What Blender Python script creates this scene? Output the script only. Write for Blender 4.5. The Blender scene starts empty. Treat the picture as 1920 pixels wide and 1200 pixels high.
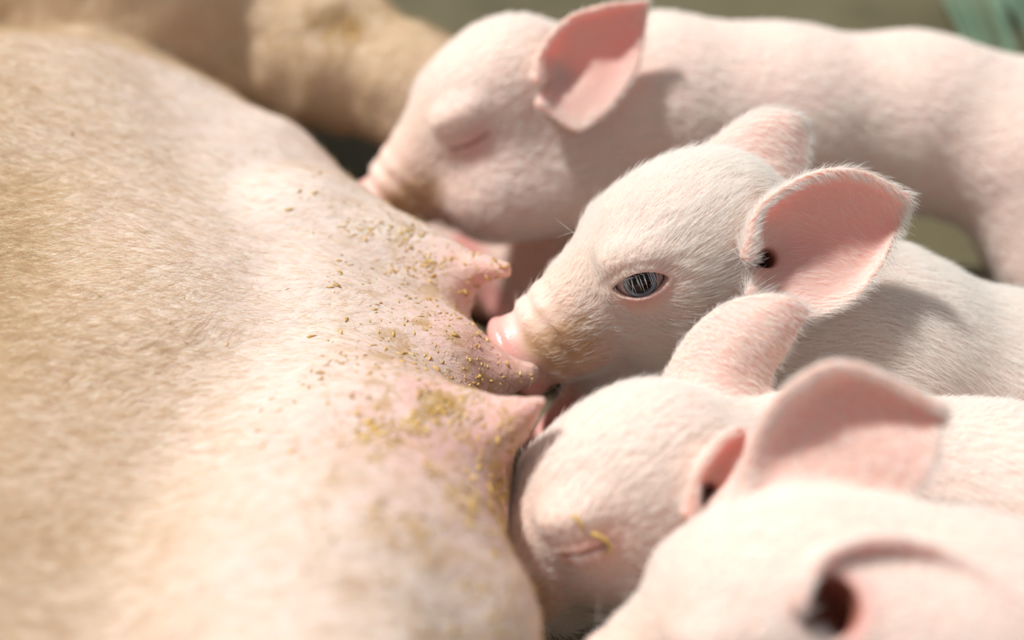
import bpy, math, random
import numpy as np
from mathutils import Vector, Matrix
from mathutils.bvhtree import BVHTree

random.seed(7)
RNG = np.random.default_rng(7)
sc = bpy.context.scene
COL = sc.collection

# ------------------------------------------------------------------ camera, world, sun, exposure
FOCUS = 0.60                       # metres from the lens to the awake piglet's eye
PITCH = math.radians(40)
CAM = np.array([0.0, -0.46, 0.576])
cR = np.array([1.0, 0, 0])
cU = np.array([0, math.sin(PITCH), math.cos(PITCH)])
cF = np.array([0, math.cos(PITCH), -math.sin(PITCH)])
cam_d = bpy.data.cameras.new('camera'); cam = bpy.data.objects.new('camera', cam_d); COL.objects.link(cam)
cam.matrix_world = Matrix(((cR[0], cU[0], -cF[0], CAM[0]), (cR[1], cU[1], -cF[1], CAM[1]), (cR[2], cU[2], -cF[2], CAM[2]), (0, 0, 0, 1)))
cam_d.lens = 45; cam_d.sensor_width = 36; cam_d.clip_start = 0.02
cam_d.dof.use_dof = True; cam_d.dof.focus_distance = FOCUS; cam_d.dof.aperture_fstop = 2.3
sc.camera = cam

world = bpy.data.worlds.new('world'); sc.world = world; world.use_nodes = True
bg = world.node_tree.nodes['Background']
bg.inputs[0].default_value = (0.90, 0.95, 1.0, 1); bg.inputs[1].default_value = 0.26
SUN_C = np.array([-0.46, 0.78, 0.42])            # towards the sun, in (right, up, towards lens)
sun_w = SUN_C[0]*cR + SUN_C[1]*cU - SUN_C[2]*cF
sun_d = bpy.data.lights.new('sun', 'SUN'); sun = bpy.data.objects.new('sun', sun_d); COL.objects.link(sun)
sun.rotation_euler = Vector(sun_w).to_track_quat('Z', 'Y').to_euler()
sun_d.energy = 4.6; sun_d.angle = math.radians(4); sun_d.color = (1.0, 0.985, 0.955)
sc.view_settings.view_transform = 'Standard'; sc.view_settings.look = 'None'
sc.view_settings.gamma = 1.0; sc.view_settings.use_curve_mapping = False
sc.view_settings.exposure = 0.12
sc.cycles.max_bounces = 8; sc.cycles.diffuse_bounces = 4; sc.cycles.transparent_max_bounces = 8

# ------------------------------------------------------------------ helpers
def P(px, py, d):                  # a point of the place at distance d in front of the lens plane
    return CAM + cF*d + cR*((px-960)/2400.0*d) + cU*((600-py)/2400.0*d)

def cam2w(v): return v[0]*cR + v[1]*cU - v[2]*cF
def unit(v): v = np.asarray(v, float); return v/np.linalg.norm(v)

def smin(a, b, k):
    h = np.maximum(k-np.abs(a-b), 0)/k
    return np.minimum(a, b) - h*h*k*0.25
def smax(a, b, k): return -smin(-a, -b, k)

def ball(c, r):
    c = np.array(c, float)
    return lambda p: np.linalg.norm(p-c, axis=1)-r
def ell(c, r, rot=None):
    c = np.array(c, float); r = np.array(r, float)
    def f(p):
        q = p-c
        if rot is not None: q = q@rot
        a = np.linalg.norm(q/r, axis=1); b = np.linalg.norm(q/(r*r), axis=1)+1e-9
        return a*(a-1)/b
    return f
def cone(a, b, r1, r2):
    a = np.array(a, float); b = np.array(b, float)
    ba = b-a; l2 = ba@ba; rr = r1-r2; a2 = l2-rr*rr; il2 = 1/l2
    def f(p):
        pa = p-a; y = pa@ba; z = y-l2
        x2 = ((pa*l2-np.outer(y, ba))**2).sum(1); y2 = y*y*l2; z2 = z*z*l2
        k = np.sign(rr)*rr*rr*x2
        d = (np.sqrt(x2*a2*il2)+y*rr)*il2-r1
        c1 = np.sign(z)*a2*z2 > k
        c2 = np.sign(y)*a2*y2 < k
        d = np.where(c2, np.sqrt(x2+y2)*il2-r1, d)
        return np.where(c1, np.sqrt(x2+z2)*il2-r2, d)
    return f

def vnoise(p, s, seed=0):          # smooth value noise, -1..1
    q = p/s+seed*17.31; i = np.floor(q).astype(np.int64); f = q-i; f = f*f*(3-2*f)
    def h(a, b, c):
        n = (a*73856093) ^ (b*19349663) ^ (c*83492791) ^ (seed*2654435)
        n = (n ^ (n >> 13))*1274126177 & 0x7fffffff
        n = (n ^ (n >> 16)) & 0xffff
        return n/32767.5-1
    r = 0
    for dx in (0, 1):
        for dy in (0, 1):
            for dz in (0, 1):
                w = (f[:, 0] if dx else 1-f[:, 0])*(f[:, 1] if dy else 1-f[:, 1])*(f[:, 2] if dz else 1-f[:, 2])
                r = r+w*h(i[:, 0]+dx, i[:, 1]+dy, i[:, 2]+dz)
    return r

def surface(fn, lo, hi, h):
    """Skin of a distance field: coarse pass, fine pass near the skin, surface nets."""
    lo = np.array(lo, float); hi = np.array(hi, float); B = 8
    nb = np.ceil((hi-lo)/(h*B)).astype(int); n = nb*B
    ax = [lo[k]+(np.arange(nb[k])+0.5)*h*B for k in range(3)]
    G = np.stack(np.meshgrid(*ax, indexing='ij'), -1).reshape(-1, 3)
    dc = fn(G).reshape(nb)
    D = np.repeat(np.repeat(np.repeat(dc, B, 0), B, 1), B, 2).astype(np.float32)
    near = np.argwhere(np.abs(dc) < h*B*1.25)
    loc = np.stack(np.meshgrid(*[np.arange(B)]*3, indexing='ij'), -1).reshape(-1, 3)
    for s in range(0, len(near), 1500):
        idx = (near[s:s+1500, None, :]*B+loc[None]).reshape(-1, 3)
        D[idx[:, 0], idx[:, 1], idx[:, 2]] = fn(lo+(idx+0.5)*h)
    S = D < 0
    c = [(i, j, k) for i in (0, 1) for j in (0, 1) for k in (0, 1)]
    cnt = sum(S[i:n[0]-1+i, j:n[1]-1+j, k:n[2]-1+k].astype(np.int8) for i, j, k in c)
    cells = np.argwhere((cnt > 0) & (cnt < 8))
    vid = -np.ones(n-1, np.int64); vid[cells[:, 0], cells[:, 1], cells[:, 2]] = np.arange(len(cells))
    acc = np.zeros((len(cells), 3)); num = np.zeros(len(cells))
    val = {o: D[cells[:, 0]+o[0], cells[:, 1]+o[1], cells[:, 2]+o[2]].astype(float) for o in c}
    for o in c:
        for a in range(3):
            if o[a] == 0:
                o2 = list(o); o2[a] = 1; o2 = tuple(o2)
                v0, v1 = val[o], val[o2]; m = (v0 < 0) != (v1 < 0)
                t = np.where(m, v0/np.where(m, v0-v1, 1), 0)
                pt = np.tile(np.array(o, float), (len(cells), 1)); pt[:, a] = t
                acc[m] += pt[m]; num[m] += 1
    V = lo+(cells+acc/num[:, None]+0.5)*h
    F = []
    for a in range(3):
        b, e = (a+1) % 3, (a+2) % 3
        s0 = [slice(None)]*3; s1 = [slice(None)]*3; s0[a] = slice(0, -1); s1[a] = slice(1, None)
        A, Bq = S[tuple(s0)], S[tuple(s1)]
        ed = np.argwhere(A != Bq)
        ok = (ed[:, b] > 0) & (ed[:, e] > 0) & (ed[:, b] < n[b]-1) & (ed[:, e] < n[e]-1)
        ed = ed[ok]; ins = A[ed[:, 0], ed[:, 1], ed[:, 2]]
        q = []
        for db, de in ((1, 1), (0, 1), (0, 0), (1, 0)):
            t = ed.copy(); t[:, b] -= db; t[:, e] -= de
            q.append(vid[t[:, 0], t[:, 1], t[:, 2]])
        q = np.stack(q, 1); q[~ins] = q[~ins][:, ::-1]
        F.append(q)
    F = np.concatenate(F); F = F[(F >= 0).all(1)]
    # relax the lattice a little
    E = np.concatenate([F[:, [0, 1]], F[:, [1, 2]], F[:, [2, 3]], F[:, [3, 0]]])
    deg = np.bincount(E.ravel(), minlength=len(V))[:, None]+1e-9
    for lam in (0.5, -0.34, 0.5, -0.34):
        s = np.stack([np.bincount(E[:, 0], V[E[:, 1], k], len(V))+np.bincount(E[:, 1], V[E[:, 0], k], len(V)) for k in range(3)], 1)
        V = V+lam*(s/deg-V)
    return V, F

def link_mesh(name, V, F, mat, parent=None, origin=None, attrs=None, smooth=True):
    V = np.asarray(V, float); F = np.asarray(F)
    if origin is None: origin = np.zeros(3) if parent is None else np.array(parent.location)
    me = bpy.data.meshes.new(name)
    me.vertices.add(len(V)); me.vertices.foreach_set('co', (V-origin).astype(np.float32).ravel())
    k = F.shape[1]
    me.loops.add(F.size); me.loops.foreach_set('vertex_index', F.astype(np.int32).ravel())
    me.polygons.add(len(F)); me.polygons.foreach_set('loop_start', np.arange(0, F.size, k, dtype=np.int32))
    me.update(calc_edges=True); me.validate()
    if smooth: me.shade_smooth()
    for a, v in (attrs or {}).items():
        at = me.attributes.new(a, 'FLOAT', 'POINT'); at.data.foreach_set('value', np.asarray(v, np.float32))
    me.materials.append(mat)
    o = bpy.data.objects.new(name, me); COL.objects.link(o)
    if parent is None: o.location = origin
    else: o.parent = parent
    return o

def tag(o, label=None, cat=None, group=None, kind=None):
    if label: o['label'] = label
    if cat: o['category'] = cat
    if group: o['group'] = group
    if kind: o['kind'] = kind
    return o

# ------------------------------------------------------------------ materials
class N:
    def __init__(s, name):
        s.m = bpy.data.materials.new(name); s.m.use_nodes = True; s.t = s.m.node_tree
        s.b = s.t.nodes['Principled BSDF']; s.out = s.t.nodes['Material Output']
    def n(s, typ, **kw):
        x = s.t.nodes.new(typ)
        for k, v in kw.items():
            if k.startswith('i_'):
                x.inputs[k[2:].replace('_', ' ')].default_value = v
            else: setattr(x, k, v)
        return x
    def l(s, a, b): s.t.links.new(a, b)
    def coord(s, scale=(1, 1, 1)):
        c = s.n('ShaderNodeTexCoord'); m = s.n('ShaderNodeMapping'); m.inputs['Scale'].default_value = scale
        s.l(c.outputs['Object'], m.inputs['Vector']); return m.outputs[0]
    def noise(s, vec, scale, detail=3, rough=0.55, dist=0.0):
        x = s.n('ShaderNodeTexNoise'); x.inputs['Scale'].default_value = scale; x.inputs['Detail'].default_value = detail
        x.inputs['Roughness'].default_value = rough; x.inputs['Distortion'].default_value = dist
        s.l(vec, x.inputs['Vector']); return x.outputs['Fac']
    def ramp(s, fac, stops):
        x = s.n('ShaderNodeValToRGB'); e = x.color_ramp.elements
        while len(e) < len(stops): e.new(0.5)
        for i, (p, c) in enumerate(stops):
            e[i].position = p; e[i].color = c if len(c) == 4 else (*c, 1)
        s.l(fac, x.inputs[0]); return x.outputs[0]
    def mix(s, fac, a, b, mode='MIX'):
        x = s.n('ShaderNodeMix', data_type='RGBA', blend_type=mode)
        for v, i in ((fac, 0), (a, 6), (b, 7)):
            if isinstance(v, (int, float)): x.inputs[i].default_value = v
            elif isinstance(v, tuple): x.inputs[i].default_value = (*v, 1)
            else: s.l(v, x.inputs[i])
        return x.outputs[2]
    def attr(s, name): return s.n('ShaderNodeAttribute', attribute_name=name).outputs['Fac']
    def bump(s, h, strength, dist, prev=None):
        x = s.n('ShaderNodeBump'); x.inputs['Strength'].default_value = strength; x.inputs['Distance'].default_value = dist
        s.l(h, x.inputs['Height'])
        if prev is not None: s.l(prev, x.inputs['Normal'])
        return x.outputs[0]

def skin_material(name, pale, pink, tan, sss=0.35, rad=0.0065):
    a = N(name); v = a.coord()
    base = a.mix(a.noise(v, 25, 4), pale, tuple(0.5*x+0.5*y for x, y in zip(pale, pink)))
    base = a.mix(a.attr('pink'), base, pink)
    base = a.mix(a.attr('tan'), base, tan)
    base = a.mix(a.attr('canal'), base, (0.36, 0.13, 0.09))
    a.l(base, a.b.inputs['Base Color'])
    mr = a.n('ShaderNodeMapRange'); a.l(a.attr('ear'), mr.inputs[0]); mr.inputs[3].default_value = sss; mr.inputs[4].default_value = 1.0
    a.l(mr.outputs[0], a.b.inputs['Subsurface Weight'])
    a.b.inputs['Subsurface Radius'].default_value = (1.0, 0.32, 0.18); a.b.inputs['Subsurface Scale'].default_value = rad
    r = a.n('ShaderNodeMapRange'); a.l(a.attr('wet'), r.inputs[0]); r.inputs[3].default_value = 0.55; r.inputs[4].default_value = 0.22
    a.l(r.outputs[0], a.b.inputs['Roughness'])
    a.b.inputs['Specular IOR Level'].default_value = 0.35
    nb = a.bump(a.noise(v, 260, 4, 0.6), 0.35, 0.0012)
    nb = a.bump(a.noise(v, 900, 2), 0.25, 0.0005, nb)
    a.l(nb, a.b.inputs['Normal'])
    return a.m

M_PIG = skin_material('piglet_skin', (0.84, 0.685, 0.59), (0.76, 0.37, 0.33), (0.55, 0.34, 0.17))

def hair_material(name, col, col2):
    a = N(name)
    hi = a.n('ShaderNodeHairInfo')
    c = a.mix(hi.outputs['Random'], col, col2)
    a.l(c, a.b.inputs['Base Color']); a.b.inputs['Roughness'].default_value = 0.45
    a.b.inputs['Specular IOR Level'].default_value = 0.4
    tr = a.n('ShaderNodeBsdfTranslucent'); a.l(c, tr.inputs[0])
    mx = a.n('ShaderNodeMixShader'); mx.inputs[0].default_value = 0.5
    a.l(a.b.outputs[0], mx.inputs[1]); a.l(tr.outputs[0], mx.inputs[2]); a.l(mx.outputs[0], a.out.inputs[0])
    return a.m
M_WHITE_HAIR = hair_material('white_hair', (0.99, 0.98, 0.955), (0.975, 0.94, 0.89))
M_BLOND_HAIR = hair_material('blond_hair', (0.84, 0.72, 0.54), (0.66, 0.48, 0.28))

# ------------------------------------------------------------------ hair
def grow(name, V, F, density, comb, length, lift, radius, count, mat, parent, seed=1, curl=0.0, label=None):
    """Strands on the skin V, F. density(p)->0..1, comb(p)->direction, length(p)->metres, lift = how far they stand up."""
    r = np.random.default_rng(seed)
    a, b, c, d = (V[F[:, i]] for i in range(4))
    nr = np.cross(c-a, d-b); ar = np.linalg.norm(nr, axis=1)*0.5
    cen = (a+b+c+d)/4
    w = ar*np.clip(density(cen), 0, None); tot = w.sum()
    if tot <= 0: return None
    f = r.choice(len(F), size=count, p=w/tot)
    s, t = r.random((count, 1)), r.random((count, 1))
    p = (a[f]*(1-s)+b[f]*s)*(1-t)+(d[f]*(1-s)+c[f]*s)*t
    n = nr[f]/(np.linalg.norm(nr[f], axis=1, keepdims=True)+1e-12)
    g = comb(p)+r.normal(0, 0.16, (count, 3)); g -= (g*n).sum(1, keepdims=True)*n
    g /= np.linalg.norm(g, axis=1, keepdims=True)+1e-9
    L = (length(p)*np.clip(r.normal(1, 0.25, count), 0.4, 1.7))[:, None]
    lf = lift*np.clip(r.normal(1, 0.35, (count, 1)), 0.2, 2.5)
    dir0 = g+n*lf*1.6; dir0 /= np.linalg.norm(dir0, axis=1, keepdims=True)
    dir1 = g+n*lf*0.35+r.normal(0, curl+0.05, (count, 3)); dir1 /= np.linalg.norm(dir1, axis=1, keepdims=True)
    K = 4; pts = np.zeros((count, K, 3)); pts[:, 0] = p-n*0.0004
    for k in range(1, K):
        q = k/(K-1.0); dd = dir0*(1-q)+dir1*q
        pts[:, k] = pts[:, k-1]+dd*L/(K-1)
    cu = bpy.data.hair_curves.new(name)
    cu.add_curves([K]*count)
    org = np.array(parent.location)
    cu.attributes['position'].data.foreach_set('vector', (pts-org).astype(np.float32).ravel())
    rd = cu.attributes.get('radius') or cu.attributes.new('radius', 'FLOAT', 'POINT')
    prof = np.array([1.0, 0.95, 0.75, 0.15])*radius
    rd.data.foreach_set('value', np.tile(prof, count).astype(np.float32))
    cu.materials.append(mat)
    o = bpy.data.objects.new(name, cu); COL.objects.link(o); o.parent = parent
    tag(o, label, kind='stuff')
    return o

# ------------------------------------------------------------------ piglets
EYE = np.array([0.0, 3.25, 1.7])                # eye on the left side of the head, cm, head frame: x to the snout, y left, z up

EAX = np.array([math.cos(.36), 0, math.sin(.36)])       # line through the corners of the eye

class Frame:                                    # where a head sits: eye point, axes, scale (m per head-cm)
    def __init__(s, px, py, d, f, u, scale=1.0):
        f = unit(f); u = np.asarray(u, float); u = unit(u-(u@f)*f); l = np.cross(u, f)
        s.R = np.stack([cam2w(f), cam2w(l), cam2w(u)], 1)     # columns are the head axes in the world
        s.s = 0.01*scale
        s.o = P(px, py, d)-s.R@EYE*s.s
    def loc(s, p): return (p-s.o)@s.R/s.s
    def w(s, q): return s.o+(np.asarray(q, float)@s.R.T)*s.s

F0 = unit((-0.845*0.978, -0.53*0.978, -0.20)); U0 = (-0.42, 0.68, 0.60)
def rotz(v, a):
    a = math.radians(a); c, s_ = math.cos(a), math.sin(a)
    return (v[0]*c-v[1]*s_, v[0]*s_+v[1]*c, v[2])

def cat_grid(G, nu, nv):                        # Catmull-Rom through a grid of points
    G = np.asarray(G, float)
    def cr(A, n):                               # along axis 0
        m = len(A); t = np.linspace(0, m-1-1e-6, n); i = t.astype(int); f = (t-i).reshape(-1, *([1]*(A.ndim-1)))
        Ap = np.concatenate([2*A[:1]-A[1:2], A, 2*A[-1:]-A[-2:-1]])
        p0, p1, p2, p3 = Ap[i], Ap[i+1], Ap[i+2], Ap[i+3]
        return 0.5*(2*p1+(p2-p0)*f+(2*p0-5*p1+4*p2-p3)*f*f+(3*p1-p0-3*p2+p3)*f**3)
    A = cr(G, nv)
    return np.swapaxes(cr(np.swapaxes(A, 0, 1), nu), 0, 1)

class Ear:
    def __init__(s, grid, d0, thick=0.0013, world=False, back=False):
        s.back = back
        g = np.array([[(q if world else P(q[0], q[1], d0+q[2]*0.01)) for q in row] for row in grid])
        n = 28; S = cat_grid(g, n, n); s.S = S; V = S.reshape(-1, 3); s.n = n
        fs = [[i*n+j, i*n+j+1, (i+1)*n+j+1, (i+1)*n+j] for i in range(n-1) for j in range(n-1)]
        s.V = V; s.bvh = BVHTree.FromPolygons([tuple(v) for v in V], fs)
        s.lo = V.min(0)-0.014; s.hi = V.max(0)+0.014
        ii, jj = np.meshgrid(np.arange(n-1)/(n-2), np.arange(n-1)/(n-2), indexing='ij')
        s.th = thick*(1+1.6*np.clip(1-ii.ravel()*3, 0, 1)**2)
        s.vrow = ii.ravel(); s.ucol = jj.ravel()
        tn = np.cross(S[1:, :-1]-S[:-1, :-1], S[:-1, 1:]-S[:-1, :-1]).reshape(-1, 3)
        s.nrm = tn/(np.linalg.norm(tn, axis=1, keepdims=True)+1e-12)
    def query(s, p):
        d = np.full(len(p), 0.03); f = np.zeros(len(p), int); side = np.zeros(len(p))
        m = np.where(((p > s.lo) & (p < s.hi)).all(1))[0]
        for i in m:
            h = s.bvh.find_nearest(p[i])
            d[i] = h[3]-s.th[h[2]]; f[i] = h[2]
            side[i] = float(np.dot(s.nrm[h[2]], p[i]-np.array(h[0])))
        return d, f, side, m
    def __call__(s, p): return s.query(p)[0]

def head_field(q, closed=False, right_closed=True):
    d = ell((-2.4, 0, 0.85), (4.5, 3.45, 3.05))(q)
    d = smin(d, cone((-0.6, 0, 0.95), (5.9, 0, 0.30), 2.65, 1.92)(q), 1.4)
    d = smin(d, cone((1.5, 0, -0.8), (6.8, 0, -0.35), 2.3, 1.8)(q), 0.9)
    ay = np.stack([q[:, 0], np.abs(q[:, 1]), q[:, 2]], 1)
    d = smin(d, ell((-1.2, 1.9, -1.9), (3.6, 2.0, 3.4))(ay), 1.4)
    d = smin(d, cone((-1.5, 0, -3.7), (4.5, 0, -3.45), 2.55, 1.12)(q), 0.8)
    d = smin(d, ell((4.2, 1.0, -0.9), (1.4, 1.1, 1.1))(ay), 0.7)        # lip flews
    # snout disc with the rim standing proud
    rot = np.array([[math.cos(.12), 0, -math.sin(.12)], [0, 1, 0], [math.sin(.12), 0, math.cos(.12)]])
    d = d+0.15*np.exp(-((q[:, 0]-6.45+0.12*q[:, 2])/0.30)**2)
    d = smin(d, ell((7.45, 0, 0.0), (0.92, 2.2, 2.3), rot)(q), 0.3)
    for sg in (1, -1):
        d = smax(d, -cone((7.3, 0.72*sg, 0.0), (9.0, 0.80*sg, 0.05), 0.28, 0.42)(q), 0.25)
    # mouth, a little open
    d = smax(d, -cone((3.2, 0, -2.3), (7.9, 0, -2.5), 0.12, 0.55)(np.stack([q[:, 0], q[:, 1]*0.35, q[:, 2]], 1)), 0.35)
    # wrinkles across the muzzle
    m = np.clip(1-np.abs(q[:, 0]-5.1)/1.8, 0, 1)*np.clip((q[:, 2]+2)/1.5, 0, 1)
    d = d+0.075*m*np.sin(q[:, 0]*5.2+1.3*np.sin(q[:, 2]*1.4)+0.8*vnoise(q, 0.9, 3))+0.04*m*vnoise(q, 0.35, 5)
    # eyes
    for sg in (1, -1):
        e = q*np.array([1, sg, 1]) if sg == -1 else q
        sh = closed or sg == -1
        ec = EYE-np.array([0, 1.12, 0])
        g = unit((0.05, 0.93, 0.28)); ax = unit(EAX-g*(EAX@g)); up = np.cross(ax, g)
        if up[2] < 0: up = -up
        r_ = e-ec; x, y, z = r_@ax, r_@up, r_@g
        rad = np.linalg.norm(r_, axis=1)
        lid = np.sqrt(x*x*0.62+y*y*0.95+z*z)-(1.34 if sg == 1 else 1.2)
        d = smin(d, lid, 0.55)
        if sg == 1: d = smin(d, ell(ec+up*1.25+g*0.35, (1.5, .55, .75), np.stack([ax, up, g], 1))(e), 0.9)   # brow fold
        if sh:
            yy = y+0.30-0.10*x*x*0.6
            slit = np.maximum(np.abs(yy)-0.04, np.abs(x)-1.1)
            d = smax(d, -np.maximum(slit, -(z-0.9)), 0.12)
            d = d+0.05*np.exp(-((yy-0.55)/0.12)**2)*(np.abs(x) < 1.3)*(z > 0)
        else:
            bt, bb, a_ = 0.60, 0.56, 1.28
            Rt = (a_*a_+bt*bt)/(2*bt); Rb = (a_*a_+bb*bb)/(2*bb)
            op = np.maximum(np.sqrt(x*x+(y+Rt-bt)**2)-Rt, np.sqrt(x*x+(y-Rb+bb)**2)-Rb)
            d = smin(d, np.maximum(np.abs(op-0.14)-0.11, rad-1.43), 0.14)
            d = smax(d, -np.maximum(op, -z), 0.10)
            d = d+0.06*np.exp(-((op-0.42)/0.10)**2)*(z > 0)*(y > 0)                # crease of the upper lid
            d = d+0.035*np.exp(-((op-0.38)/0.08)**2)*(z > 0)*(y < 0)
            d = smax(d, -(rad-1.16), 0.03)
    return d

def build_piglet(fr, ears, body, label, closed, h, hair, hair_len, seed, canals=(), name='piglet', lashes=True, fk=0.02):
    """body: list of (a, b, ra, rb, k) round cones in world metres; ears: Ear; canals: (world a, world b, r)."""
    pieces = [(cone(a, b, ra, rb), k) for a, b, ra, rb, k in body]
    def fn(p):
        q = fr.loc(p)
        far = np.linalg.norm(q, axis=1) > 14
        d = np.full(len(p), 0.06)
        n_ = ~far
        if n_.any(): d[n_] = head_field(q[n_], closed)*fr.s
        d[far] = (np.linalg.norm(q[far], axis=1)-9)*fr.s
        first = True
        for c, k in pieces: d = smin(d, c(p), k)
        for e in ears: d = smin(d, e(p), 0.006)
        for a, b, r1, r2 in canals: d = smax(d, -cone(a, b, r1, r2)(p), 0.004)
        return d
    ends = [np.array(x) for a, b, ra, rb, k in body for x in (np.array(a)-ra, np.array(a)+ra, np.array(b)-rb, np.array(b)+rb)]
    ends += [fr.o-0.085*fr.s*100, fr.o+0.085*fr.s*100]+[e.V.min(0)-0.004 for e in ears]+[e.V.max(0)+0.004 for e in ears]
    lo = np.min(ends, 0)-3*h; hi = np.max(ends, 0)+3*h; lo[2] = max(lo[2], -0.0)
    V, F = surface(fn, lo, hi, h)
    q = fr.loc(V)
    pink = np.clip((q[:, 0]-6.0)/1.0, 0, 1)*(np.linalg.norm(q, axis=1) < 12)
    wet = pink.copy()
    ec = EYE-np.array([0, 1.12, 0])
    re = np.linalg.norm((q-EYE)*np.array([0.8, 0.5, 1.2]), axis=1)
    pink = np.maximum(pink, 0.7*np.clip(1.35-re, 0, 1))
    rimm = np.zeros(len(V)); earm = np.zeros(len(V)); inner = np.zeros(len(V))
    for e in ears:
        d, f, side, m = e.query(V)
        on = (d < 0.0012) & (np.arange(len(V))*0 == 0) & (d < 0.02)
        mm = np.zeros(len(V), bool); mm[m] = True; on &= mm
        sd = np.sign(np.dot(e.nrm.mean(0), (CAM-e.V.mean(0))))
        rim = np.minimum(np.minimum(e.ucol, 1-e.ucol), 1-e.vrow)
        earm[on] = 1; rimm[on] = np.maximum(rimm[on], np.clip(1-rim[f[on]]*12, 0, 1))
        inner[on] = np.maximum(inner[on], (not e.back)*(side[on]*sd > 0)*np.clip(rim[f[on]]*9, 0, 1))
    pink = np.maximum(pink, 0.25*earm+0.2*inner)
    tan = np.clip(1-np.linalg.norm((q-np.array([4.6, 1.7, 0.6]))/np.array([2.8, 2.2, 2.2]), axis=1), 0, 1)*2.8
    tan = np.clip(tan*(0.65+0.5*vnoise(q, 0.6, 9)), 0, 0.85)*(1-pink)
    tan = np.maximum(tan, 0.22*np.clip(1.3-np.linalg.norm((q-np.array([2.2, 0.5, 2.4]))/np.array([3.2, 3, 2.4]), axis=1), 0, 1))
    can = np.zeros(len(V))
    for a_, b_, r1, r2 in canals: 
        cd = cone(a_, b_, r1, r2)(V); can = np.maximum(can, np.clip(1-cd/.003, 0, 1)); halo = np.clip(1-cd/.009, 0, 1)*(earm > -1)
        pink = np.maximum(pink, 0.9*halo)
    if closed:
        g_ = unit((0.05, 0.93, 0.28)); a1 = EAX; a1 = unit(a1-g_*(a1@g_)); u1 = np.cross(a1, g_); u1 = u1 if u1[2] > 0 else -u1
        rr_ = q-ec; xx, yy = rr_@a1, rr_@u1+0.30
        yy = yy-0.06*xx*xx
        can = np.maximum(can, (rr_@g_ > 0)*np.clip(1-np.abs(yy)/.16, 0, 1)*np.clip((1.35-np.abs(xx))*3, 0, 1)*(np.linalg.norm(rr_, axis=1) < 2.2))
    org = np.array([np.mean(V[:, 0]), np.mean(V[:, 1]), 0.0])
    o = link_mesh(name, V, F, M_PIG, origin=org, attrs={'pink': pink, 'tan': tan, 'wet': wet, 'canal': can, 'ear': earm})
    tag(o, label, 'piglet', 'piglets suckling along the udder')
    # coat
    fx = fr.R[:, 0]; ux = fr.R[:, 2]
    tail = unit(np.array(body[-1][1] if len(body) == 1 else body[min(3, len(body)-1)][1])-np.array(fr.o))
    def comb(p):
        qq = fr.loc(p)
        g = np.tile(-fx, (len(p), 1))*1.0
        hd = np.clip(1-(np.abs(qq[:, 0]+3)+0)/6, 0, 1)[:, None]*0
        far_ = np.clip((-qq[:, 0]-5)/4, 0, 1)[:, None]
        g = g*(1-far_)+tail*far_
        # whorl around the eye: brows sweep up, cheeks sweep down
        v = qq-EYE; w_ = np.exp(-(np.linalg.norm(v, axis=1)/2.6)**2)[:, None]
        vv = v/(np.linalg.norm(v, axis=1, keepdims=True)+1e-6)
        g = g+1.1*w_*(vv@fr.R.T)
        down = np.clip(-(qq[:, 2]+0.3)/2.0, 0, 1)[:, None]*np.clip(1-far_, 0, 1)
        g = g-0.55*down*ux+0.25*(1-down)*(1-far_)*ux*np.clip((qq[:, 2:3]-1)/3, 0, 1)
        wv = vnoise(p, 0.012, 21)[:, None]*0.25
        return g+wv*np.cross(g, ux)
    pm = {}
    from mathutils.kdtree import KDTree
    cen = V[F].mean(1)
    fa = 1-np.maximum(0.97*(q[:, 0] > 6.1)*(np.linalg.norm(q, axis=1) < 12), 0.93*inner)
    fa = fa*np.clip((re-0.85)*2.2, 0.0, 1)*np.where((q[:, 0] > 2.7) & (q[:, 2] > -1.7), np.clip(1-(q[:, 0]-2.7)/1.7, 0.07, 1), 1)
    fa = fa*(1-0.45*earm)*(1+1.6*rimm)
    fa = fa*(1-np.clip(can*3, 0, 1))
    fd = fa[F].mean(1)
    def length(p):
        qq = fr.loc(p)
        base = hair_len*(0.75+0.35*np.clip((3-qq[:, 0])/5, 0, 1)+0.5*np.clip((-qq[:, 2]-1.0)/1.5, 0, 1)*(qq[:, 0] > -5))
        de = np.linalg.norm(qq-EYE, axis=1)
        base *= np.clip(de/2.2, 0.45, 1)
        if len(ears):
            for e in ears:
                base = np.where(((p > e.lo+0.012) & (p < e.hi-0.012)).all(1) & (qq[:, 0] < -3.8), base*0.62, base)
        return base
    # keep hair to what can be seen from about the lens and a little around it
    nrm = np.cross(V[F[:, 2]]-V[F[:, 0]], V[F[:, 3]]-V[F[:, 1]]); nrm /= np.linalg.norm(nrm, axis=1, keepdims=True)+1e-12
    view = CAM-cen; view /= np.linalg.norm(view, axis=1, keepdims=True)
    vis = np.clip(((nrm*view).sum(1)+0.45)*3, 0.12, 1)
    dist = np.linalg.norm(cen-P(1203, 532, 0.6), axis=1)
    dn = fd*vis
    if hair:
        grow('hair_coat', V, F, lambda c: dn, comb, length, 0.42, hair[1], hair[0], M_WHITE_HAIR, o, seed)
    wf = np.exp(-((q[:, 0]-5.2)/1.3)**2)*(q[:, 2] < -1.2)*(q[:, 0] < 6.8)+0.10*np.exp(-((q[:, 0]-2.5)/1.6)**2)*(q[:, 2] > 2.2)
    grow('whiskers', V, F, lambda c: wf[F].mean(1), lambda p: np.tile(-fx*0.3-ux*0.6, (len(p), 1)), lambda p: np.full(len(p), hair_len*1.9), 1.1, 0.00006, 420, M_WHITE_HAIR, o, seed+50, 0.15)
    eyelashes(fr, o, closed, seed)
    return o, V, F, fn

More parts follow.
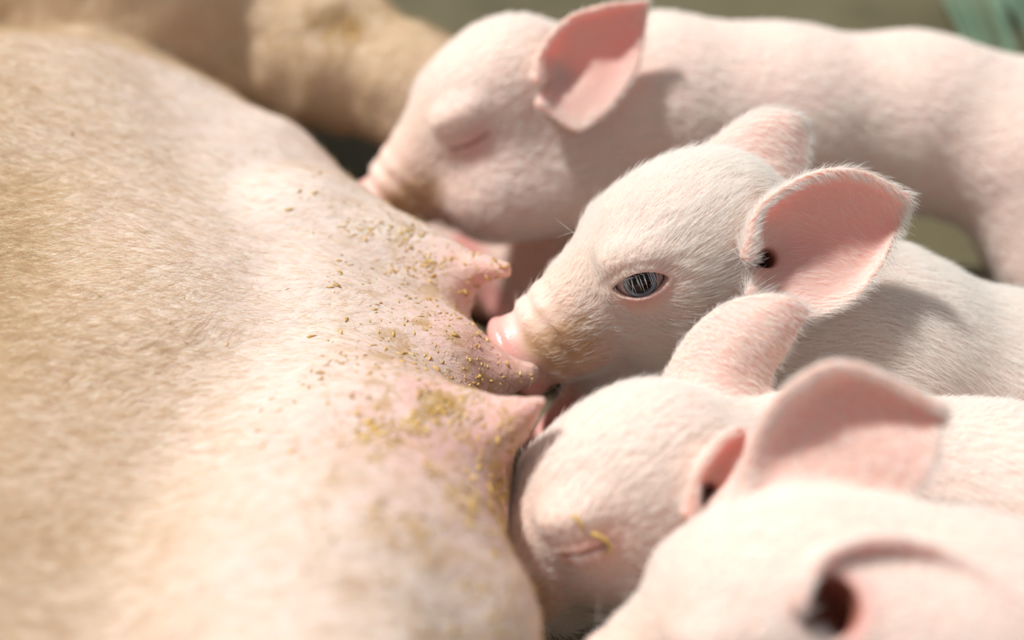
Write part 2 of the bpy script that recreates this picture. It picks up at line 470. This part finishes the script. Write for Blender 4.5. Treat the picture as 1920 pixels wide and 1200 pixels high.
def eyelashes(fr, parent, closed, seed):
    r = np.random.default_rng(seed+90); n = 17
    ec = EYE-np.array([0, 1.12, 0]); g = unit((0.05, 0.93, 0.28))
    ax = unit(EAX-g*(EAX@g)); up = np.cross(ax, g)
    if up[2] < 0: up = -up
    pts = []
    for k in range(n):
        t = -1.12+2.0*(k+r.uniform(-.4, .4))/n
        y0 = (0.50*(1-(t/1.3)**2)+0.02) if not closed else -0.30+0.06*t*t+0.08
        z0 = math.sqrt(max(1.25**2-t*t*0.8-y0*y0, .05)) if not closed else 1.22
        b = ec+ax*t+up*y0+g*z0
        L = r.uniform(.55, .95)*(1-0.35*abs(t)); sd = r.normal(0, .10)-0.18*t
        P_ = [b]
        for q_ in range(1, 5):
            f = q_/4
            P_.append(P_[-1]+unit(g*(0.95-0.9*f)+up*(-0.55-0.55*f)+ax*(sd-0.12))*L/4)
        pts.append(P_)
    pts = np.array(pts).reshape(-1, 3); W = fr.w(pts)-np.array(parent.location)
    cu = bpy.data.hair_curves.new('eyelashes'); cu.add_curves([5]*n)
    cu.attributes['position'].data.foreach_set('vector', W.astype(np.float32).ravel())
    rd = cu.attributes.get('radius') or cu.attributes.new('radius', 'FLOAT', 'POINT')
    rd.data.foreach_set('value', np.tile(np.array([1, 1, .9, .6, .15])*0.00012, n).astype(np.float32))
    cu.materials.append(M_WHITE_HAIR)
    o = bpy.data.objects.new('eyelashes', cu); COL.objects.link(o); o.parent = parent; o['kind'] = 'stuff'

def px_body(spec):
    out = []
    for (a, b, ra, rb, k) in spec: out.append((P(*a), P(*b), ra, rb, k))
    return out

FR2 = Frame(1211, 543, 0.600, rotz(F0, 2), rotz(U0, 2), 1.06)
D2 = 0.588
EAR2N = [[(1400, 478, -.2), (1408, 455, .8), (1430, 475, 1.9), (1428, 515, 1.2), (1408, 550, .5)],
         [(1426, 388, -.5), (1446, 396, .7), (1482, 450, 1.5), (1482, 525, 1.0), (1450, 575, .4)],
         [(1520, 328, -.4), (1530, 346, .5), (1572, 420, 1.3), (1560, 520, 1.2), (1520, 592, .5)],
         [(1612, 322, -.3), (1620, 346, .5), (1640, 415, 1.3), (1628, 490, 1.3), (1600, 558, .7)],
         [(1705, 368, .2), (1702, 380, .7), (1692, 405, 1.1), (1676, 442, 1.1), (1655, 492, .9)]]
EAR2F = [[(1310, 300, 0), (1340, 315, -.6), (1400, 330, -.8), (1450, 345, -.6), (1500, 350, 0)],
         [(1340, 265, .1), (1365, 275, -.5), (1410, 290, -.8), (1460, 310, -.7), (1505, 325, -.1)],
         [(1375, 235, .2), (1395, 240, -.4), (1430, 255, -.7), (1470, 275, -.6), (1508, 295, -.1)],
         [(1410, 215, .3), (1425, 218, -.2), (1450, 228, -.5), (1480, 245, -.5), (1512, 262, 0)],
         [(1440, 208, .4), (1455, 207, .1), (1475, 210, -.1), (1498, 218, -.1), (1512, 240, .2)]]

def ear_to_frame(grid, d0, src, dst):           # the same ear carried over to another head
    return [[dst.w(src.loc(P(x, y, d0+z*0.01)[None])[0]) for x, y, z in row] for row in grid]

QUICK = False
hres = 1.0
# --- the awake piglet
p2body = px_body([((1430, 490, .650), (1640, 655, .668), .036, .047, .03),
                  ((1640, 655, .668), (1880, 762, .690), .045, .053, .03),
                  ((1880, 762, .690), (2300, 830, .71), .053, .055, .03),
                  ((1660, 740, .685), (1590, 900, .73), .032, .018, .02),
                  ((1450, 600, .665), (1330, 860, .70), .036, .022, .02),
                  ((1300, 640, .675), (1210, 700, .680), .032, .027, .02),
                  ((1210, 700, .680), (1040, 850, .70), .027, .018, .02),
                  ((2300, 880, .69), (2300, 1150, .76), .045, .020, .02),
                  ])
piglet2, V2, F2, fn2 = build_piglet(FR2, [Ear(EAR2N, D2), Ear(EAR2F, 0.655, back=True)], p2body,
    'white piglet with its blue grey eye open, snout pressed to the pink udder', False, 0.0011*hres, (200000, 0.00006), 0.0092, 2,
    canals=[(P(1434, 488, .603), P(1400, 505, .625), .0042, .006)])

# eye of the awake piglet
def eye_ball(fr, parent):
    a = N('eye_surface'); v = a.n('ShaderNodeTexCoord').outputs['Object']
    sx = a.n('ShaderNodeSeparateXYZ'); a.l(v, sx.inputs[0])
    ln = a.n('ShaderNodeVectorMath', operation='LENGTH'); cb = a.n('ShaderNodeCombineXYZ')
    a.l(sx.outputs[0], cb.inputs[0]); a.l(sx.outputs[1], cb.inputs[1]); a.l(cb.outputs[0], ln.inputs[0])
    mr = a.n('ShaderNodeMath', operation='DIVIDE'); a.l(ln.outputs['Value'], mr.inputs[0]); mr.inputs[1].default_value = 0.0108
    nz = a.noise(v, 900, 3)
    ad = a.n('ShaderNodeMath', operation='MULTIPLY_ADD'); a.l(nz, ad.inputs[0]); ad.inputs[1].default_value = 0.05; a.l(mr.outputs[0], ad.inputs[2])
    c = a.ramp(ad.outputs[0], [(0.0, (0.003, 0.003, 0.004)), (0.48, (0.003, 0.003, 0.004)), (0.55, (0.12, 0.16, 0.20)), (0.68, (0.28, 0.36, 0.43)), (0.75, (0.05, 0.06, 0.07)), (0.79, (0.62, 0.48, 0.46))])
    a.l(c, a.b.inputs['Base Color']); a.b.inputs['Roughness'].default_value = 0.08
    a.b.inputs['Specular IOR Level'].default_value = 0.35
    nu, nv = 48, 32; r = 0.0116; V = [(0, 0, r)]; Fq = []
    for i in range(1, nv):
        th = math.pi*i/nv
        for j in range(nu): V.append((r*math.sin(th)*math.cos(2*math.pi*j/nu), r*math.sin(th)*math.sin(2*math.pi*j/nu), r*math.cos(th)))
    V.append((0, 0, -r)); V = np.array(V)
    rr = np.hypot(V[:, 0], V[:, 1])
    V[:, 2] += np.where(V[:, 2] > 0, 0.0009*np.clip(1-(rr/(0.8*r))**2, 0, 1), 0)         # cornea
    for j in range(nu): Fq.append((0, 1+j, 1+(j+1) % nu, 0))
    me = bpy.data.meshes.new('eye')
    faces = [(0, 1+j, 1+(j+1) % nu) for j in range(nu)]
    for i in range(nv-2):
        for j in range(nu):
            x = 1+i*nu+j; y = 1+i*nu+(j+1) % nu; faces.append((x, x+nu, y+nu, y))
    L = len(V)-1
    faces += [(L, 1+(nv-2)*nu+(j+1) % nu, 1+(nv-2)*nu+j) for j in range(nu)]
    me.from_pydata([tuple(v*fr.s*100) for v in V], [], faces); me.shade_smooth(); me.materials.append(a.m)
    o = bpy.data.objects.new('eye', me); COL.objects.link(o); o.parent = parent
    ctr = fr.w(EYE-np.array([0, 1.12, 0]))
    gz = unit(unit(fr.R@unit((0.05, 0.93, 0.28)))*0.75+unit(CAM-ctr)*0.25)
    o.location = Vector(ctr-np.array(parent.location)); o.rotation_mode = 'QUATERNION'
    o.rotation_quaternion = Vector(gz).to_track_quat('Z', 'Y')
    o['label'] = 'open blue grey eye with a dark pupil'
    return o
eye_ball(FR2, piglet2)


# --- the sleepy piglet behind, whole side in view
FR1 = Frame(886, 262, 0.742, rotz(F0, 11), rotz((-.42, .62, .80), 11), 1.06)
EAR1N = [[(1008, 150, -.2), (1015, 140, .5), (1035, 145, 1.2), (1035, 170, .9), (1012, 195, .3)],
         [(1015, 95, -.5), (1035, 100, .7), (1070, 130, 1.3), (1068, 175, .8), (1035, 215, .3)],
         [(1060, 38, -.2), (1075, 55, .4), (1110, 100, 1.0), (1110, 160, .9), (1085, 243, .4)],
         [(1130, 12, -.3), (1140, 28, .5), (1155, 75, 1.1), (1158, 130, 1.0), (1145, 200, .6)],
         [(1213, 2, .2), (1212, 15, .5), (1208, 50, .8), (1203, 85, .9), (1195, 125, .8)]]
p1body = px_body([((925, 372, .772), (1060, 320, .79), .026, .036, .03),
                  ((1060, 190, .795), (1230, 205, .81), .042, .052, .03),
                  ((1230, 205, .81), (1450, 225, .82), .052, .053, .03),
                  ((1450, 225, .82), (1700, 230, .83), .053, .050, .03),
                  ((1700, 230, .83), (1900, 258, .84), .050, .051, .03),
                  ((1905, 320, .81), (1960, 500, .80), .042, .026, .03),
                  ((1960, 500, .80), (1930, 700, .86), .020, .014, .015),
                  ((1900, 330, .87), (1960, 640, .92), .040, .016, .02),
                  ((1370, 330, .80), (1400, 560, .84), .032, .017, .02),
                  ((1400, 560, .84), (1390, 700, .87), .017, .014, .015),
                  ((1930, 175, .83), (1990, 120, .82), .010, .005, .01)])
build_piglet(FR1, [Ear(EAR1N, 0.728)], p1body, 'piglet with closed eye farthest back, its whole pale flank in view', True, 0.0012, (70000, 0.00010), 0.0060, 3,
    canals=[(P(1042, 150, .745), P(1020, 155, .765), .0035, .005)])

# --- piglet in front of the awake one, brow in the sun, eye shut
FR3 = Frame(1108, 1028, 0.520, rotz(F0, 9), rotz(U0, 9), 0.98)
EAR3F = [[(1250, 725, .4), (1290, 730, -.1), (1335, 735, -.5), (1385, 735, -.3), (1430, 725, .4)],
         [(1275, 655, .5), (1310, 662, 0), (1360, 675, -.4), (1410, 685, -.2), (1450, 692, .4)],
         [(1315, 605, .5), (1345, 612, .1), (1390, 628, -.3), (1440, 640, -.2), (1475, 655, .4)],
         [(1370, 568, .5), (1395, 575, .2), (1430, 588, -.1), (1468, 602, 0), (1494, 618, .4)],
         [(1440, 553, .4), (1458, 555, .3), (1482, 562, .2), (1500, 572, .3), (1513, 583, .4)]]
EAR3N = [[(1290, 960, 0), (1300, 950, .4), (1318, 950, 1), (1330, 945, .6), (1345, 950, 0)],
         [(1300, 900, -.3), (1312, 895, .6), (1330, 900, 1.2), (1355, 910, .5), (1375, 920, -.5)],
         [(1322, 860, -.3), (1335, 850, .7), (1355, 860, 1.1), (1385, 870, .4), (1410, 880, -.7)],
         [(1345, 828, -.2), (1360, 822, .5), (1380, 830, .9), (1405, 840, .2), (1425, 850, -.8)],
         [(1372, 808, 0), (1385, 805, .3), (1400, 810, .5), (1420, 820, 0), (1438, 830, -.6)]]
p3body = px_body([((1370, 920, .560), (1560, 950, .577), .038, .047, .03),
                  ((1560, 945, .577), (1850, 989, .583), .046, .050, .03),
                  ((1850, 989, .583), (2350, 1060, .60), .050, .051, .03),
                  ((1560, 1080, .575), (1500, 1300, .63), .036, .018, .02)])
piglet3, V3, F3, fn3 = build_piglet(FR3, [Ear(EAR3F, 0.565, back=True), Ear(EAR3N, 0.505)], p3body, 'shut-eyed piglet with straw bits on its lid, in front of the awake piglet', True, 0.0012, (90000, 0.00008), 0.0065, 4,
    canals=[(P(1328, 930, .512), P(1320, 928, .518), .0035, .0035)])

# --- nearest piglet, far out of focus
FR4 = Frame(1375, 1285, 0.450, rotz(F0, 0), rotz(U0, 0), 1.0)
EAR4F = [[(1390, 950, .2), (1440, 960, -.1), (1500, 965, -.2), (1570, 970, -.1), (1640, 970, .2)],
         [(1415, 820, -.4), (1460, 840, .2), (1530, 870, .2), (1610, 900, .1), (1690, 930, .1)],
         [(1480, 725, -.9), (1515, 750, .3), (1580, 800, .3), (1660, 850, 0), (1735, 895, -.2)],
         [(1590, 682, -1.0), (1615, 705, .2), (1660, 755, .3), (1710, 810, 0), (1755, 850, -.3)],
         [(1770, 765, -.7), (1772, 772, -.3), (1770, 785, -.1), (1762, 800, -.2), (1757, 815, -.3)]]
EAR4N = [[(1500, 1130, -.2), (1510, 1140, .6), (1540, 1160, 1.4), (1545, 1220, 1.0), (1520, 1290, .2)],
         [(1545, 1045, .1), (1560, 1065, .8), (1600, 1130, 1.3), (1610, 1220, .9), (1590, 1320, .2)],
         [(1650, 1008, .2), (1665, 1035, .8), (1700, 1110, 1.2), (1710, 1210, .9), (1690, 1340, .3)],
         [(1780, 1040, .3), (1785, 1065, .7), (1800, 1120, 1.1), (1805, 1200, .9), (1790, 1300, .5)],
         [(1885, 1140, .2), (1884, 1155, .5), (1882, 1180, .8), (1878, 1200, .8), (1870, 1225, .6)]]
p4body = px_body([((1500, 1150, .475), (1750, 1195, .475), .036, .041, .03),
                  ((1750, 1195, .475), (2150, 1260, .475), .041, .045, .03),
                  ((1700, 1330, .49), (1650, 1650, .53), .034, .017, .02)])
build_piglet(FR4, [Ear(EAR4F, 0.475, back=True), Ear(EAR4N, 0.434)], p4body, 'blurred piglet nearest to the lens at the bottom right corner, both ears up', True, 0.0012, (60000, 0.00010), 0.006, 5,
    canals=[(P(1552, 1140, .438), P(1538, 1160, .450), .0100, .009)])

# --- piglet lying in the shadow under the others
FR5 = Frame(1128, 590, 0.80, rotz(F0, -8), rotz(U0, -8), 0.95)
p5body = px_body([((860, 460, .91), (1150, 545, .875), .045, .043, .03),
                  ((1180, 700, .82), (1230, 700, .81), .030, .036, .02),
                  ((1170, 520, .82), (1230, 640, .80), .040, .044, .03),
                  ((1230, 640, .80), (1330, 760, .80), .044, .040, .03)])
build_piglet(FR5, [], p5body, 'piglet low in the shadow, a pale strip of muzzle showing behind the awake snout', True, 0.0022, (8000, 0.0001), 0.005, 6)

# --- sow lying on her side
def sow_skin():
    a = N('sow_skin'); v = a.coord()
    rot = a.n('ShaderNodeMapping'); rot.inputs['Rotation'].default_value = (0, 0, 0.5); rot.inputs['Scale'].default_value = (1, 3.2, 1)
    a.l(v, rot.inputs['Vector']); w = rot.outputs[0]
    pale = a.mix(a.noise(v, 14, 4), (0.70, 0.54, 0.46), (0.77, 0.65, 0.58))
    buff = a.mix(a.noise(w, 90, 4, 0.6), (0.62, 0.46, 0.31), (0.71, 0.57, 0.43))
    base = a.mix(a.attr('tan'), pale, buff)
    base = a.mix(a.attr('pink'), base, (0.74, 0.36, 0.32))
    sp = a.ramp(a.noise(v, 320, 2), [(0.70, (0, 0, 0)), (0.76, (1, 1, 1))])
    m = a.n('ShaderNodeMath', operation='MULTIPLY'); a.l(sp, m.inputs[0]); m.inputs[1].default_value = 0.5
    base = a.mix(m.outputs[0], base, (0.45, 0.24, 0.14))
    st = a.ramp(a.noise(v, 55, 5, 0.7), [(0.50, (0, 0, 0)), (0.62, (1, 1, 1))])
    m2 = a.n('ShaderNodeMath', operation='MULTIPLY'); a.l(st, m2.inputs[0]); a.l(a.attr('dirt'), m2.inputs[1])
    base = a.mix(m2.outputs[0], base, (0.50, 0.30, 0.12))
    a.l(base, a.b.inputs['Base Color']); a.b.inputs['Roughness'].default_value = 0.55
    a.b.inputs['Subsurface Weight'].default_value = 0.5; a.b.inputs['Subsurface Radius'].default_value = (1, .35, .2)
    a.b.inputs['Subsurface Scale'].default_value = 0.006; a.b.inputs['Specular IOR Level'].default_value = 0.35
    nb = a.bump(a.noise(w, 70, 5, 0.65, 0.6), 0.55, 0.004)
    nb = a.bump(a.noise(w, 300, 3, 0.6), 0.45, 0.0012, nb)
    a.l(nb, a.b.inputs['Normal'])
    return a.m

def sow_field():
    L = []
    L.append((cone((-.25, -.50, .03), (-.33, .06, .035), .205, .185), 0))
    L.append((cone((-.33, .06, .035), (-.30, .165, .065), .185, .168), .05))
    L.append((cone((-.145, -.40, .085), (-.17, .02, .078), .120, .112), .08))
    L.append((cone((-.17, .02, .078), (-.23, .16, .08), .112, .105), .05))
    ridge = [(345, 325, .822, .043), (480, 460, .757, .043), (635, 620, .698, .042), (670, 785, .646, .042), (690, 920, .575, .044), (645, 1150, .500, .048), (615, 1410, .438, .050)]
    for q, r in zip(ridge[:-1], ridge[1:]):
        L.append((cone(P(*q[:3]), P(*r[:3]), q[3], r[3]), .05))
    # udder lobes with their teats
    L.append((cone(P(745, 915, .552), P(868, 828, .546), .046, .022), .022))
    L.append((cone(P(600, 640, .648), P(800, 705, .636), .037, .029), .022))
    L.append((cone(P(800, 705, .636), P(890, 708, .636), .029, .0145), .015))
    L.append((cone(P(915, 708, .634), P(990, 700, .634), .010, .007), .012))
    L.append((cone(P(590, 470, .705), P(810, 528, .680), .042, .025), .022))
    L.append((cone(P(500, 360, .78), P(640, 430, .752), .040, .014), .03))
    L.append((cone(P(640, 430, .752), P(770, 436, .748), .010, .006), .01))
    L.append((cone(P(720, 1120, .49), P(860, 1180, .48), .045, .03), .03))
    for k, (q, r, a, b) in enumerate([((885, 815, .543), (962, 788, .535), .0140, .0100), ((962, 788, .535), (1014, 752, .529), .0092, .0046),
                        ((842, 512, .672), (898, 500, .662), .0095, .0070), ((898, 502, .662), (946, 505, .656), .0072, .0056)]):
        L.append((cone(P(*q), P(*r), a, b), .006 if k in (1, 3) else .010))
    # hind quarter and leg
    L.append((ball(P(120, -110, .98), .16), .04)); L.append((ball(P(330, -50, .93), .10), .06))
    L.append((cone(P(330, -20, .98), P(610, 100, .90), .095, .046), .03))
    L.append((cone(P(610, 100, .90), P(790, 175, .87), .046, .034), .03))
    L.append((cone(P(790, 175, .87), P(1050, 285, .93), .034, .026), .03))
    return L
SOWL = sow_field()
def sow_fn(p):
    d = SOWL[0][0](p)
    for f, k in SOWL[1:]: d = smin(d, f(p), k)
    d = d+0.0045*vnoise(p*np.array([1.6, 1, 1]), .030, 14)*np.clip(1.4-np.linalg.norm(p-P(640, 70, .87), axis=1)/.08, 0, 1)
    d = d+0.0022*vnoise(p, .045, 2)+0.0009*vnoise(p*np.array([1, 2.2, 1]), .016, 4)
    return d
SV, SF = surface(sow_fn, (-.60, -.52, -.004), (.10, .85, .42), .0030)
tips = [(P(985, 780, .530), .075), (P(880, 850, .530), .095), (P(948, 503, .656), .06), (P(970, 715, .62), .085), (P(760, 410, .735), .04)]
pk = np.zeros(len(SV)); 
for c_, r_ in tips: pk = np.maximum(pk, np.clip(1-np.linalg.norm(SV-c_, axis=1)/r_, 0, 1))
pk = np.clip(pk*(0.8+0.5*vnoise(SV, .012, 8)), 0, 1)*0.9
edge_x = np.interp(SV[:, 1], [-.3, 0, .06, .13, .22, .3], [.01, -.005, -.02, -.05, -.10, -.14])
buff = np.clip((edge_x-SV[:, 0]-.10)/.12, 0, 1)*np.clip(0.85+0.4*vnoise(SV, .05, 6), 0, 1)
buff = np.maximum(buff, np.clip((SV[:, 1]-.22)/.06, 0, 1)*0.9)
dirt = np.clip(1.15-np.abs(edge_x-.030-SV[:, 0])/.05, 0, 1)*np.clip(1.2-np.abs(SV[:, 1]+.07)/.19, 0, 1)
dirt = np.maximum(dirt, 0.9*np.clip(1.2-np.linalg.norm(SV-P(650, 60, .85), axis=1)/.05, 0, 1))
sow = link_mesh('sow', SV, SF, sow_skin(), origin=np.array([-.3, 0.1, 0]), attrs={'pink': pk, 'tan': buff, 'dirt': dirt})
tag(sow, 'large buff pink sow lying on her side with bare teats on a crumb-specked udder', 'sow')
cenS = SV[SF].mean(1); nS = np.cross(SV[SF[:, 2]]-SV[SF[:, 0]], SV[SF[:, 3]]-SV[SF[:, 1]]); nS /= np.linalg.norm(nS, axis=1, keepdims=True)+1e-12
viewS = CAM-cenS; distS = np.linalg.norm(viewS, axis=1, keepdims=True); viewS /= distS
visS = np.clip(((nS*viewS).sum(1)+.2)*4, 0, 1)*((cenS-CAM)@cF > .25)
prj = (cenS-CAM); dz = prj@cF; sx = np.abs(prj@cR/dz) < .46; sy = np.abs(prj@cU/dz) < .30
dS = visS*sx*sy*(0.10+buff[SF].mean(1))*np.clip(1-2*pk[SF].mean(1), 0, 1)/(distS[:, 0]**2)
grow('bristles', SV, SF, lambda c: dS, lambda p: np.tile(unit(cR*-0.75-cU*0.30), (len(p), 1))+0.5*vnoise(p, .03, 11)[:, None]*cU, lambda p: np.full(len(p), .0085), .22, .00005, 110000, M_BLOND_HAIR, sow, 9, 0.12)

# --- floor
a = N('wet_concrete'); v = a.coord()
c = a.ramp(a.noise(v, 6, 5, 0.6), [(0.3, (0.058, 0.047, 0.019)), (0.5, (0.10, 0.083, 0.038)), (0.7, (0.13, 0.112, 0.06))])
a.l(c, a.b.inputs['Base Color']); a.b.inputs['Roughness'].default_value = 0.7
a.l(a.bump(a.noise(v, 120, 4), 0.5, 0.003), a.b.inputs['Normal'])
fl = link_mesh('floor', [(-3, -2, 0), (3, -2, 0), (3, 4, 0), (-3, 4, 0)], np.array([[0, 1, 2, 3]]), a.m)
tag(fl, 'olive brown concrete floor behind and under the pigs', kind='structure')

# --- crumbs of feed stuck to the skin
def crumb_material():
    a = N('feed_meal'); v = a.coord()
    c = a.ramp(a.noise(v, 140, 2), [(0.35, (0.46, 0.26, 0.07)), (0.55, (0.68, 0.43, 0.13)), (0.72, (0.85, 0.64, 0.28))])
    a.l(c, a.b.inputs['Base Color']); a.b.inputs['Roughness'].default_value = 0.7
    return a.m
M_CRUMB = crumb_material()
def crumbs(name, V, F, w, count, size, label, seed, parent=None):
    r = np.random.default_rng(seed)
    A, B, C, D = (V[F[:, i]] for i in range(4)); nr = np.cross(C-A, D-B); ar = np.linalg.norm(nr, axis=1)
    w = ar*w; f = r.choice(len(F), size=count, p=w/w.sum())
    n = nr[f]/np.linalg.norm(nr[f], axis=1, keepdims=True)
    s_, t_ = r.random((count, 1)), r.random((count, 1))
    p = (A[f]*(1-s_)+B[f]*s_)*(1-t_)+(D[f]*(1-s_)+C[f]*s_)*t_
    tx = np.cross(n, r.normal(size=(count, 3))); tx /= np.linalg.norm(tx, axis=1, keepdims=True); ty = np.cross(n, tx)
    L = size*np.clip(r.lognormal(0, .45, (count, 1)), .4, 2.6); W = L*r.uniform(.25, .6, (count, 1)); H = L*r.uniform(.08, .2, (count, 1))
    base = np.array([[1, 0, .2], [.35, .8, .1], [-.5, .6, .3], [-1, -.1, .1], [-.3, -.7, .2], [.5, -.6, .1], [0.1, 0, 1.3], [0, 0, -.6]])
    jit = base[None]*r.uniform(.6, 1.3, (count, 8, 3))
    Vc = p[:, None]+jit[..., :1]*(tx*L/2)[:, None]+jit[..., 1:2]*(ty*W/2)[:, None]+jit[..., 2:]*(n*H)[:, None]
    T = np.array([[i, (i+1) % 6, 6] for i in range(6)]+[[(i+1) % 6, i, 7] for i in range(6)])
    Fc = (T[None]+(np.arange(count)*8)[:, None, None]).reshape(-1, 3)
    o = link_mesh(name, Vc.reshape(-1, 3), Fc, M_CRUMB, origin=p.mean(0), smooth=False)
    return tag(o, label, 'feed crumbs', kind='stuff')
cl = np.clip(vnoise(cenS, .010, 31)*.7+vnoise(cenS, .026, 32)*.9-.05, 0, 1)**1.3
wd = visS*sx*sy*(dirt[SF].mean(1)*cl*3+0.10*dirt[SF].mean(1)+2.0*pk[SF].mean(1)*(cl+.20)+.003)
wd = wd*(fn2(cenS) > .004)*(fn3(cenS) > .004)
crumbs('feed_crumbs', SV, SF, wd, 4200, .0021, 'yellow brown feed crumbs scattered over the bare pink udder of the sow', 41)
cen2 = V2[F2].mean(1); q2 = FR2.loc(cen2); n2 = np.cross(V2[F2[:, 2]]-V2[F2[:, 0]], V2[F2[:, 3]]-V2[F2[:, 1]])
v2 = ((CAM-cen2)*n2).sum(1) > 0
crumbs('feed_crumbs', V2+0, F2, v2*(np.abs(q2[:, 0]-1) < 6.5)*(1+3*np.exp(-((q2[:, 0]-3)/1.5)**2)), 90, .0011, 'tiny yellow crumbs caught in the white hair on the awake piglet face', 42)

# --- bits of straw on the shut eye
def straws():
    bv = BVHTree.FromPolygons([tuple(v) for v in V3], [tuple(int(i) for i in f) for f in F3])
    def hit(px, py):
        d = unit(P(px, py, .5)-CAM); h = bv.ray_cast(Vector(CAM), Vector(d)); return np.array(h[0])-d*0.0011
    a = N('straw'); a.b.inputs['Base Color'].default_value = (0.72, 0.50, 0.16, 1); a.b.inputs['Roughness'].default_value = 0.5
    for lb, ps, r_ in (('longer curved yellow straw bit lying on the shut eyelid', [(1108, 1000), (1128, 1007), (1143, 1020), (1147, 1032), (1132, 1040)], .0011),
                       ('short straight yellow straw bit above the shut eyelid', [(1074, 966), (1084, 976), (1094, 993)], .0009)):
        V, F = tube([hit(*p) for p in ps], r_, 8)
        tag(link_mesh('straw_piece', V, F, a.m, origin=V.mean(0)), lb, 'straw')

# --- green stalks on the floor at the back
a = N('green_stalk'); v = a.coord((1, 1, 1))
c = a.ramp(a.noise(v, 30, 3), [(0.3, (0.07, 0.13, 0.075)), (0.7, (0.15, 0.225, 0.15))])
a.l(c, a.b.inputs['Base Color']); a.b.inputs['Roughness'].default_value = 0.5
M_GREEN = a.m
def floor_pt(px, py, z=0.0):
    dr = cF+cR*((px-960)/2400.0)+cU*((600-py)/2400.0)
    return CAM+dr*((z-CAM[2])/dr[2])
def tube(pts, rad, nseg=10, flat=1.0):
    pts = np.array(pts); n = 14; t = np.linspace(0, len(pts)-1-1e-6, n); i = t.astype(int); f = (t-i)[:, None]
    Q = pts[i]*(1-f)+pts[np.minimum(i+1, len(pts)-1)]*f
    for _ in range(3): Q[1:-1] = (Q[:-2]+2*Q[1:-1]+Q[2:])/4
    T = np.gradient(Q, axis=0); T /= np.linalg.norm(T, axis=1, keepdims=True)
    up = np.array([0.02, .03, 1.0]); S_ = np.cross(T, up); S_ /= np.linalg.norm(S_, axis=1, keepdims=True); W_ = np.cross(S_, T)
    pr = np.interp(np.linspace(0, 1, n), [0, .08, .9, 1], [.5, 1, .9, .3])[:, None]*rad
    an = np.arange(nseg)*2*math.pi/nseg
    V = np.concatenate([[q+s_*p_*math.cos(x)+w_*p_*flat*math.sin(x) for x in an] for q, s_, w_, p_ in zip(Q, S_, W_, pr)])
    F = [[k*nseg+j, k*nseg+(j+1) % nseg, (k+1)*nseg+(j+1) % nseg, (k+1)*nseg+j] for k in range(n-1) for j in range(nseg)]
    V = np.concatenate([V, Q[:1], Q[-1:]]); L_ = len(V)
    F += [[L_-2, (j+1) % nseg, j, j] for j in range(nseg)]
    return V, np.array(F[:(n-1)*nseg])
lab = ['leftmost green stalk on the floor behind the far piglet', 'second green stalk from the left on the floor', 'middle pale green stalk on the floor at the top right',
       'fourth green stalk from the left on the floor', 'fifth green stalk from the left on the floor', 'rightmost green stalk cut by the top right corner']
for k, (x0, y0, x1, y1, r_) in enumerate([(1765, -40, 1830, 110, .009), (1800, -40, 1862, 120, .008), (1842, -40, 1905, 130, .010), (1870, -60, 1960, 110, .009), (1905, -60, 2000, 100, .009), (1825, -90, 1890, 20, .006)]):
    pts = [floor_pt(x0, y0, .02), floor_pt((x0+x1)/2+4, (y0+y1)/2-3, .028), floor_pt(x1, y1, .02)]
    V, F = tube(pts, r_*.72, flat=.7)
    o = link_mesh('green_stalk', V, F, M_GREEN, origin=pts[1]*np.array([1, 1, 0]))
    tag(o, lab[k], 'stalk', 'green stalks on the floor at the top right')

straws()
